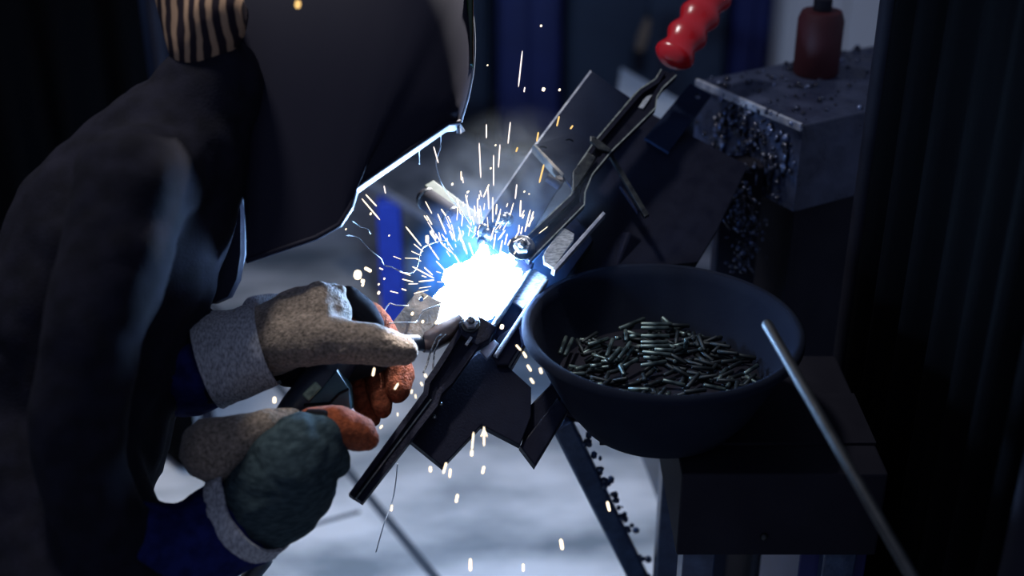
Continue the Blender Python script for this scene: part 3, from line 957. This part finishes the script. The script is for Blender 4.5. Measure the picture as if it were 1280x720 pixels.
# neck flap of the helmet with a lit edge
bm = BM()
flap = [(262, 150), (296, 235), (302, 262), (302, 318), (297, 350), (286, 372), (268, 380), (240, 380), (235, 300), (240, 200)]
add_prism(bm, [P(x, y, 1.50) for x, y in flap], F_ * .02, .006); build('neck_flap', bm, M['helmet'], hel, True, 40)
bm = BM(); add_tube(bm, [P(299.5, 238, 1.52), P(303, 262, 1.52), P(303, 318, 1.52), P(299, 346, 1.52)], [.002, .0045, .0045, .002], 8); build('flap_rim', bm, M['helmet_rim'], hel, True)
# striped cap behind the helmet
organic('cap', [C((268, 20, 1.42, 44), (250, 60, 1.43, 40), (240, -20, 1.44, 50))], M['stripe'], wl, .005)
# head inside the helmet
organic('head', [C((400, 0, 1.57, 92), (365, -40, 1.57, 95)), C((440, 90, 1.57, 50), (395, 60, 1.57, 78)), C((478, 30, 1.57, 14), (487, 50, 1.57, 11)),
                 C((350, 20, 1.525, 14), (345, 45, 1.525, 12)), C((350, 20, 1.615, 14), (345, 45, 1.615, 12)), C((340, 60, 1.57, 60), (260, 150, 1.57, 62))], M['skin'], wl, .006, 5)
organic('hair', [C((385, -60, 1.57, 92), (330, -45, 1.57, 92), (300, 10, 1.57, 72))], M['hair'], wl, .007, 4)
# overalls: torso, legs and both sleeves in one skin
D = 1.46
body = [
    C((215, 200, 1.46, 105), (150, 300, 1.47, 135), (95, 430, 1.49, 140), (60, 560, 1.52, 145)),
    C((215, 200, 1.46, 90), (268, 105, 1.46, 66)),
    C((215, 205, 1.46, 80), (165, 235, 1.34, 78), (110, 420, 1.30, 64), (100, 600, 1.32, 60), (140, 690, 1.38, 58), (240, 688, 1.43, 56), (272, 670, 1.445, 54)),
    C((215, 205, 1.46, 80), (175, 235, 1.60, 76), (140, 380, 1.63, 64), (160, 470, 1.57, 58), (240, 456, 1.50, 56), (268, 450, 1.50, 56)),
    [(P(60, 560, 1.46), .10), (P(120, 790, 1.36), .085), (P(30, 1120, 1.42), .058), (P(20, 1220, 1.45), .05)],
    [(P(50, 560, 1.58), .10), (P(130, 770, 1.62), .085), (P(60, 990, 1.80), .058), (P(50, 1040, 1.85), .05)],
]
# plant the feet
for ch_, (xx, yy) in ((body[4], (-.62, 1.12)), (body[5], (-.56, 1.42))):
    ch_[2] = (Vector((xx, yy, .32)), .062); ch_[3] = (Vector((xx, yy - .0, .09)), .052)
organic('overalls', body, M['jacket'], wl, .008, 4, wob=.010, wscale=9)
organic('sleeve', [C((150, 690, 1.385, 62), (240, 689, 1.43, 63), (302, 650, 1.44, 61))], M['bluecloth'], wl, .006, 4, wob=.008, wscale=14)
organic('sleeve', [C((175, 470, 1.565, 62), (240, 457, 1.50, 61), (268, 450, 1.50, 58))], M['bluecloth'], wl, .006, 4, wob=.008, wscale=14)
for xx, yy in ((-.62, 1.12), (-.56, 1.42)):
    organic('boot', [[(Vector((xx, yy, .10)), .05), (Vector((xx, yy, .045)), .045), (Vector((xx + .13, yy, .04)), .04), (Vector((xx + .19, yy, .034)), .034)]], M['blackleather'], wl, .006, 3)


# cuffs: slightly flared cloth tubes
def cuff(path_, m, name='cuff', squash=1.0):
    b_ = BM()
    pts_ = [P(x, y, d) for x, y, d, r in path_]
    rads = [r * d / FPX for x, y, d, r in path_]
    rings = add_tube(b_, pts_, rads, 40, cap=False)
    for i, rg_ in enumerate(rings):
        for v_ in rg_:
            n2 = noise.noise(v_.co * 26) * .006 + noise.noise(v_.co * 60) * .002
            v_.co += (v_.co - pts_[i]).normalized() * n2
    b_.normal_update()
    bmesh.ops.recalc_face_normals(b_, faces=b_.faces)
    bmesh.ops.solidify(b_, geom=b_.faces[:], thickness=.004)
    return build(name, b_, m, wl, True, 70)


def cpath(a_, b_, n=9):
    return [tuple(a_[k] * (1 - i / (n - 1)) + b_[k] * i / (n - 1) for k in range(4)) for i in range(n)]


c1 = cuff(cpath((336, 430, 1.50, 53), (262, 452, 1.50, 64)), M['greycloth'])
c2 = cuff(cpath((322, 634, 1.43, 64), (304, 647, 1.437, 66), 5), M['greycloth'])
# stitched hem lines of the cuffs
bm = BM(); add_tube(bm, [P(322, 430, 1.50) + (U_ * math.cos(t / 24 * 2 * math.pi) + (-F_ * .96 + R_ * .28) * math.sin(t / 24 * 2 * math.pi)) * .0535 for t in range(25)], .0022, 6, cap=False)

# left glove (palm down, thumb towards the viewer)
g1 = organic('glove', [
    C((300, 432, 1.50, 46), (345, 424, 1.50, 46), (375, 408, 1.50, 48), (402, 392, 1.50, 40)),
    C((345, 405, 1.51, 34), (380, 385, 1.51, 30), (412, 371, 1.50, 19), (424, 366, 1.50, 11)),
    C((398, 372, 1.488, 22), (404, 395, 1.468, 15), (402, 418, 1.452, 8)),
    C((402, 380, 1.50, 28), (408, 410, 1.48, 26), (420, 425, 1.47, 24)),
    C((355, 425, 1.48, 36), (410, 424, 1.46, 32), (455, 430, 1.455, 27), (485, 434, 1.46, 25), (503, 438, 1.465, 21)),
], M['suede'], wl, .0032, 5, wob=.003, wscale=38)
tag(g1, 'left khaki suede glove, thumb towards the viewer')
fing = [
    ([(428, 378, 1.545, 19), (466, 396, 1.57, 18), (492, 440, 1.56, 19), (499, 470, 1.535, 20), (497, 488, 1.52, 17)], 'shadedleather'),
    ([(415, 382, 1.55, 20), (448, 410, 1.585, 19), (470, 455, 1.56, 19), (476, 495, 1.525, 16), (478, 512, 1.515, 12)], 'shadedleather'),
    ([(400, 390, 1.56, 20), (425, 430, 1.585, 19), (445, 470, 1.56, 19), (458, 505, 1.54, 17), (464, 522, 1.53, 13)], 'shadedleather'),
    ([(385, 400, 1.56, 18), (400, 440, 1.575, 17), (420, 475, 1.56, 16), (432, 498, 1.55, 14)], 'blackleather'),
]
for ch_, mm in fing:
    organic('glove_finger', [C(*ch_)], M[mm], g1, .003, 4, wob=.0015, wscale=50)
# black filler for the dark cavity and the shade under the thumb
organic('glove_dark_fill', [C((435, 372, 1.53, 16), (455, 388, 1.54, 16), (470, 405, 1.545, 12)), C((360, 455, 1.525, 30), (420, 455, 1.53, 28), (470, 450, 1.52, 18))], M['blackleather'], g1, .004, 4)
# grey lining cloth peeping over the wrist
organic('glove_hem', [C((318, 385, 1.53, 16), (340, 380, 1.54, 14), (362, 376, 1.545, 9))], M['greycloth'], g1, .003, 3)

# right glove (from below, orange thumb)
g2 = organic('glove', [
    C((300, 650, 1.44, 50), (335, 622, 1.43, 62), (360, 590, 1.42, 62), (385, 562, 1.42, 46), (402, 545, 1.42, 30)),
    C((320, 660, 1.44, 40), (350, 640, 1.43, 46), (375, 610, 1.43, 34)),
    C((375, 560, 1.42, 44), (405, 560, 1.43, 30), (418, 575, 1.43, 22)),
    C((300, 598, 1.39, 8), (345, 596, 1.376, 9), (385, 578, 1.39, 8), (412, 560, 1.405, 6)),
    C((320, 640, 1.39, 7), (360, 622, 1.378, 8), (392, 600, 1.40, 7)),
], M['teal'], wl, .0032, 7, wob=.008, wscale=15)
tag(g2, 'right glove in dark teal cloth with orange thumb')
organic('glove_panel', [C((268, 562, 1.43, 44), (300, 548, 1.425, 32), (335, 533, 1.43, 24), (366, 519, 1.44, 11))], M['suede'], g2, .003, 4, wob=.002, wscale=40)
organic('glove_thumb', [C((390, 530, 1.44, 22), (425, 533, 1.435, 26), (450, 543, 1.44, 23), (458, 548, 1.44, 17))], M['orange'], g2, .003, 4, wob=.002, wscale=45)
for k, ch_ in enumerate([[(398, 535, 1.47, 20), (420, 520, 1.52, 18), (405, 500, 1.55, 16), (385, 500, 1.555, 13)],
                         [(385, 545, 1.47, 20), (405, 530, 1.53, 18), (388, 512, 1.56, 16), (370, 512, 1.56, 13)],
                         [(370, 560, 1.47, 20), (390, 545, 1.53, 17), (372, 527, 1.56, 15), (356, 527, 1.56, 12)],
                         [(355, 575, 1.47, 19), (372, 560, 1.53, 16), (356, 543, 1.555, 14), (344, 541, 1.555, 11)]]):
    organic('glove_finger', [C(*ch_)], M['teal'], g2, .0035, 4)
organic('glove_dark_fill', [C((388, 519, 1.43, 9), (405, 520, 1.425, 9), (415, 526, 1.425, 5))], M['blackleather'], g2, .003, 3)

# torch held in both gloves
to = empty('welding_torch', P(420, 490, 1.51), 'black welding torch gripped in both gloves, nozzle pointing at the arc', 'welding torch')
bm = BM(); add_tube(bm, [P(345, 545, 1.49), P(372, 512, 1.495), P(405, 472, 1.50), P(432, 446, 1.51)], [.017, .022, .024, .018], 20); build('handle', bm, M['torch'], to, True)
bm = BM(); add_prism(bm, [P(x, y, 1.475) for x, y in [(421, 462), (436, 484), (439, 512), (408, 508), (380, 507), (404, 482)]], F_ * .03, .004); build('grip_shell', bm, M['tealplastic'], to, True, 40)
bm = BM(); add_tube(bm, [P(380, 506, 1.474), P(412, 504, 1.4735), P(424, 492, 1.4735), P(436, 486, 1.474)], .0016, 8); build('seam', bm, M['blackleather'], to, True)
bm = BM(); add_box(bm, P(390, 489, 1.4735), (R_ * .7 + U_ * .7) * .011, (R_ * .7 - U_ * .7) * .0055, F_ * .003, .002); build('grip_highlight', bm, M['greenglint'], to)  # pale green block standing for the highlight on the grip
bm = BM(); add_tube(bm, [P(432, 446, 1.51), P(470, 430, 1.545), P(505, 428, 1.57), P(530, 428, 1.585)], [.012, .010, .010, .011], 14); build('neck', bm, M['torch'], to, True)
bm = BM(); add_tube(bm, [P(528, 428, 1.584), P(534, 427, 1.586), P(560, 413, 1.595), P(578, 400, 1.60)], [.013, .0155, .0155, .012], 22); build('nozzle', bm, M['copper'], to, True)
bm = BM(); add_tube(bm, [P(345, 545, 1.49), P(322, 600, 1.52), P(330, 700, 1.6), P(250, 800, 1.7), Zp(200, 900, .02)], .011, 12); build('hose', bm, M['torch'], to, True)

# ================================================================== ARC, SPARKS, SMOKE
def volume_mat(name, scatter=0.0, emis=0.0, col=(1, 1, 1), radius=.1, nscale=14, power=2.0, namp=1.0, core=0.0):
    m = bpy.data.materials.new(name); m.use_nodes = True
    nt = m.node_tree; nt.nodes.clear()
    L_ = nt.links.new; N_ = nt.nodes.new
    out = N_('ShaderNodeOutputMaterial'); tc_ = N_('ShaderNodeTexCoord')
    vl = N_('ShaderNodeVectorMath'); vl.operation = 'LENGTH'
    nz = N_('ShaderNodeTexNoise'); nz.inputs['Scale'].default_value = nscale; nz.inputs['Detail'].default_value = 4; nz.inputs['Distortion'].default_value = 1.2
    L_(tc_.outputs['Object'], nz.inputs['Vector'])
    L_(tc_.outputs['Object'], vl.inputs[0])
    mr = N_('ShaderNodeMapRange'); mr.inputs[1].default_value = 0; mr.inputs[2].default_value = radius; mr.inputs[3].default_value = 1; mr.inputs[4].default_value = 0
    L_(vl.outputs['Value'], mr.inputs[0])
    pw = N_('ShaderNodeMath'); pw.operation = 'POWER'; pw.inputs[1].default_value = power
    L_(mr.outputs[0], pw.inputs[0])
    mn = N_('ShaderNodeMapRange'); mn.inputs[1].default_value = .38; mn.inputs[2].default_value = .68; mn.inputs[3].default_value = 1 - namp; mn.inputs[4].default_value = 1 + namp
    L_(nz.outputs['Fac'], mn.inputs[0])
    mu = N_('ShaderNodeMath'); mu.operation = 'MULTIPLY'
    L_(pw.outputs[0], mu.inputs[0]); L_(mn.outputs[0], mu.inputs[1])
    if emis:
        e_ = N_('ShaderNodeEmission'); e_.inputs[0].default_value = (*col, 1)
        st_ = N_('ShaderNodeMath'); st_.operation = 'MULTIPLY'; st_.inputs[1].default_value = emis
        L_(mu.outputs[0], st_.inputs[0]); L_(st_.outputs[0], e_.inputs[1])
        L_(e_.outputs[0], out.inputs['Volume'])
        m.cycles.emission_sampling = 'NONE'
    else:
        s2 = N_('ShaderNodeVolumeScatter'); s2.inputs[0].default_value = (*col, 1); s2.inputs['Anisotropy'].default_value = .2
        st_ = N_('ShaderNodeMath'); st_.operation = 'MULTIPLY'; st_.inputs[1].default_value = scatter
        L_(mu.outputs[0], st_.inputs[0]); L_(st_.outputs[0], s2.inputs['Density'])
        L_(s2.outputs[0], out.inputs['Volume'])
    return m


AC = J(596, 362, .001)
ar = empty('welding_arc', AC, 'blinding white welding arc between torch and steel channel', 'welding arc')
bm = BM(); bmesh.ops.create_icosphere(bm, subdivisions=3, radius=1, matrix=Matrix.Translation(P(607, 338, 1.70)) @ Matrix.Scale(.125, 4))
build('glowing_gas', bm, volume_mat('glowing_arc_gas', emis=95, col=(.03, .25, 1.0), radius=.125, nscale=30, power=2.6, namp=.9), ar, True, 180)
# the white hot spray itself: a ragged flame body
LP = J(633, 379, 0); LN = (J(633, 379, 0) - J(661, 337, 0)).cross(JN).normalized()
if (J(590, 350, 0) - LP).dot(LN) < 0: LN = -LN
ARCM = emitter('white_hot_arc', (.34, .58, 1.0), 400.0)
ARCM.cycles.emission_sampling = 'AUTO'
bm = BM(); bmesh.ops.create_icosphere(bm, subdivisions=4, radius=1)
for v_ in bm.verts:
    n0 = v_.co.normalized()
    r_ = .030 + .012 * noise.noise(n0 * 2.2 + Vector((3, 1, 5))) + .007 * noise.noise(n0 * 6) + .004 * noise.noise(n0 * 14)
    rgt, upp = n0.dot(R_), n0.dot(U_)
    k = Vector(R_ * rgt * 1.45 + U_ * upp * 1.5 + F_ * n0.dot(F_) * .55)
    k += (R_ * .68 + U_ * .74) * .55 * (rgt * .68 + upp * .74)
    k -= (R_ * .7 - U_ * .7) * .1 * (rgt * .7 - upp * .7)
    k = k - JN * k.dot(JN) * .45
    q = AC + k * r_ * .98
    # the spray stops against the channel's flange
    dd = (q - LP).dot(LN)
    if dd < .002: q += LN * (.002 - dd + .001 * noise.noise(q * 300))
    v_.co = q
build('white_spray', bm, ARCM, ar, True, 180)

smk = BM(); sc_ = P(650, 255, 1.72)
bmesh.ops.create_icosphere(smk, subdivisions=3, radius=1, matrix=Matrix.Translation(sc_) @ Matrix.Scale(.14, 4))
o = build('weld_smoke', smk, volume_mat('weld_smoke', scatter=2.6, col=(.8, .9, 1.0), radius=.14, nscale=16, power=1.6, namp=.95), None, True, 180)
tag(o, 'thin smoke drifting up from the arc over the flat bar', 'smoke', kind='stuff')

# sparks
def spark_mesh(m, nm_):
    b_ = BM(); add_lathe(b_, Vector((0, 0, 0)), Vector((0, 0, 1)), [(0, -1), (.6, -.93), (1, -.75), (1, .75), (.6, .93), (0, 1)], 8)
    me = bpy.data.meshes.new(nm_); b_.to_mesh(me); b_.free(); me.materials.append(m); return me
SPK = {k: spark_mesh(M[k], k) for k in ('spark', 'spark_gold', 'spark_pink')}
GEN = 'thin glowing spark flying from the arc'
def spark(x0, y0, x1, y1, wpx=2.0, kind='spark', d=None, d1=None, label=GEN, group='sparks flying from the arc'):
    if d is None: d = 1.58 + random.uniform(-.03, .03)
    if d1 is None: d1 = d + random.uniform(-.01, .01)
    a_, b_ = P(x0, y0, d), P(x1, y1, d1)
    o_ = bpy.data.objects.new('spark', SPK[kind]); COL.objects.link(o_)
    o_.location = (a_ + b_) / 2
    t = b_ - a_
    o_.rotation_euler = t.to_track_quat('Z', 'Y').to_euler()
    r = wpx * .42 * d / FPX
    o_.scale = (r, r, max(t.length / 2, r))
    if label == GEN:
        mx, my = (x0 + x1) / 2, (y0 + y1) / 2
        if my < 165: label = 'white spark high up between the helmet and the flat bar'
        elif my < 262: label = 'thin spark flung well above the arc'
        elif mx < 545: label = 'thin spark flung out left of the arc'
        elif mx > 640: label = 'thin spark rising right of the arc beside the round bolt'
        elif my < 330: label = 'thin spark in the dense spray just above the arc'
        else: label = 'thin spark at the lower left edge of the arc'
    tag(o_, label, 'spark', group)
    return o_

S3 = [(608, 155, 608, 173), (599, 178, 601, 223), (625, 180, 623, 210), (617, 193, 617, 233), (638, 152, 635, 180), (542, 183, 548, 204), (578, 221, 579, 229),
      (653, 63, 648, 109), (656, 109, 655, 115), (452, 248, 475, 275), (457, 243, 471, 258), (507, 283, 527, 308), (515, 333, 543, 348), (523, 352, 543, 350),
      (539, 287, 545, 300), (547, 267, 558, 293), (571, 248, 576, 268), (582, 243, 588, 275), (597, 248, 597, 267), (562, 288, 570, 302), (573, 283, 581, 313),
      (480, 232, 482, 242), (474, 335, 479, 337), (508, 363, 502, 361), (545, 326, 558, 340), (530, 334, 541, 344), (540, 312, 549, 325),
      (610, 234, 611, 262), (616, 246, 616, 278), (621, 255, 620, 268), (651, 250, 650, 271), (655, 268, 653, 273), (663, 262, 656, 290), (667, 264, 661, 284), (649, 281, 648, 291),
      (653, 283, 651, 293), (618, 284, 613, 300), (593, 257, 594, 270), (586, 303, 592, 320), (578, 300, 584, 318), (646, 230, 644, 249), (600, 238, 602, 246), (628, 300, 625, 316), (634, 292, 631, 306), (568, 318, 575, 330), (532, 300, 540, 312)]
for s in S3: spark(*s, wpx=1.9, kind='spark_pink' if s[1] < 240 else 'spark')
GOLD = [(680, 205, 674, 229), (699, 145, 696, 158), (673, 165, 671, 177), (428, 455, 426, 463), (716, 157, 713, 161), (647, 184, 645, 190)]
for s in GOLD: spark(*s, wpx=2.6, kind='spark_gold', label='golden spark falling past the dark flat bar' if s[0] > 640 else GEN)
dots = [(609, 82, 1.8), (676, 33, 3), (679, 113, 5), (699, 113, 3), (613, 211, 2.4), (384, 273, 3.4), (463, 268, 3), (473, 367, 4.0), (480, 349, 2.6), (473, 356, 2.4), (453, 357, 4), (565, 231, 3), (584, 241, 2.6), (585, 240, 2), (486, 295, 2), (555, 307, 3),
        (515, 393, 4), (528, 403, 4), (545, 404, 4), (432, 287, 2), (661, 243, 2), (655, 240, 2), (627, 410, 6), (619, 182, 2)]
for x, y, wd in dots: spark(x, y, x + .8, y - wd * .5, wpx=wd, kind='spark')
spark(372, 8, 372.5, 3, wpx=9, kind='spark_gold', d=1.30, label='round amber spark glowing before the dark helmet')
spark(447, 346, 447.2, 341, wpx=12, d=1.50, label='largest round white spark above the khaki glove')
spark(451, 351, 456, 352, wpx=6, d=1.50, label='small blob touching the largest round spark')
spark(456, 335, 464, 339, wpx=5, d=1.50, label='short fat spark right of the largest round spark')
spark(534, 294, 534, 304, wpx=5, d=1.50, label='fat upright spark left of the arc')
for s in [(468, 460, 466, 470, 4), (498, 479, 493, 487, 3.2), (497, 516, 497, 520, 2), (592, 540, 590, 562, 3), (590, 563, 589.5, 570, 5), (605, 533, 605, 558, 3), (601, 546, 605, 537, 2), (609, 546, 606, 538, 2),
          (558, 578, 554, 592, 4), (538, 583, 538, 590, 5), (605, 583, 603, 592, 5), (490, 631, 489, 639, 3), (588, 698, 588, 714, 5), (759, 627, 762, 639, 5), (701, 674, 703, 687, 6), (654, 705, 654, 714, 4),
          (572, 618, 570, 628, 5), (563, 586, 562, 597, 4), (645, 431, 651, 438, 3), (654, 440, 658, 447, 4), (659, 456, 664, 464, 4), (675, 460, 677, 467, 5), (663, 473, 667, 479, 4), (343, 497, 343, 503, 6), (322, 615, 322, 622, 5), (519, 493, 520, 498, 2), (531, 468, 533, 471, 4), (526, 478, 528, 482, 3), (515, 487, 514, 492, 3), (475, 535, 478, 532, 3)]:
    spark(*s[:4], wpx=s[4] * .85, kind='spark', d=1.43, label='bright spark falling below the arc')
rk = random.Random(5)
for k in range(95):
    an = rk.gauss(100, 38) if k % 5 else rk.uniform(60, 250)
    an = math.radians(an)
    r0 = rk.uniform(38, 70) + max(0, math.sin(an)) * rk.random() ** 2 * 50
    ln = rk.uniform(4, 20)
    cx, cy = 590 + rk.gauss(0, 18), 352 + rk.gauss(0, 12)
    dx, dy = math.cos(an), -math.sin(an)
    spark(cx + dx * r0, cy + dy * r0, cx + dx * (r0 + ln), cy + dy * (r0 + ln), wpx=rk.uniform(.9, 1.9), kind='spark' if rk.random() < .7 else 'spark_pink', d=1.58 + rk.uniform(-.02, .03))

# thin curling light trails of glowing particles, built as pale tubes
threads = [[(433, 294), (448, 297), (462, 312), (476, 323), (480, 331), (490, 334), (503, 340), (514, 341), (521, 334), (525, 318), (531, 308), (545, 303), (558, 301)],
           [(440, 276), (450, 283), (458, 285), (463, 292)],
           [(434, 400), (445, 400), (455, 410), (463, 417), (474, 412), (488, 404), (516, 403), (522, 400), (528, 390), (545, 382), (560, 378), (575, 374)],
           [(478, 395), (486, 380), (496, 382), (510, 382)],
           [(551, 162), (550, 185), (545, 205), (555, 235), (575, 262), (590, 285)],
           [(537, 490), (532, 500), (530, 512), (522, 525), (514, 540), (513, 550)],
           [(524, 187), (524, 205)], [(497, 580), (492, 620), (480, 655), (470, 690)]]
for pts in threads:
    cp = catmull([(x, y) for x, y in pts], 4)
    bm = BM()
    add_tube(bm, [P(x, y, 1.56 + .012 * math.sin(i * .5)) for i, (x, y) in enumerate(cp)], .00075, 5)
    o = build('spark_trail', bm, M['trailwhite'], None, True, 180)
    tag(o, 'hair-thin light trail of a glowing particle near the arc', 'smoke thread', 'spark trails near the arc')
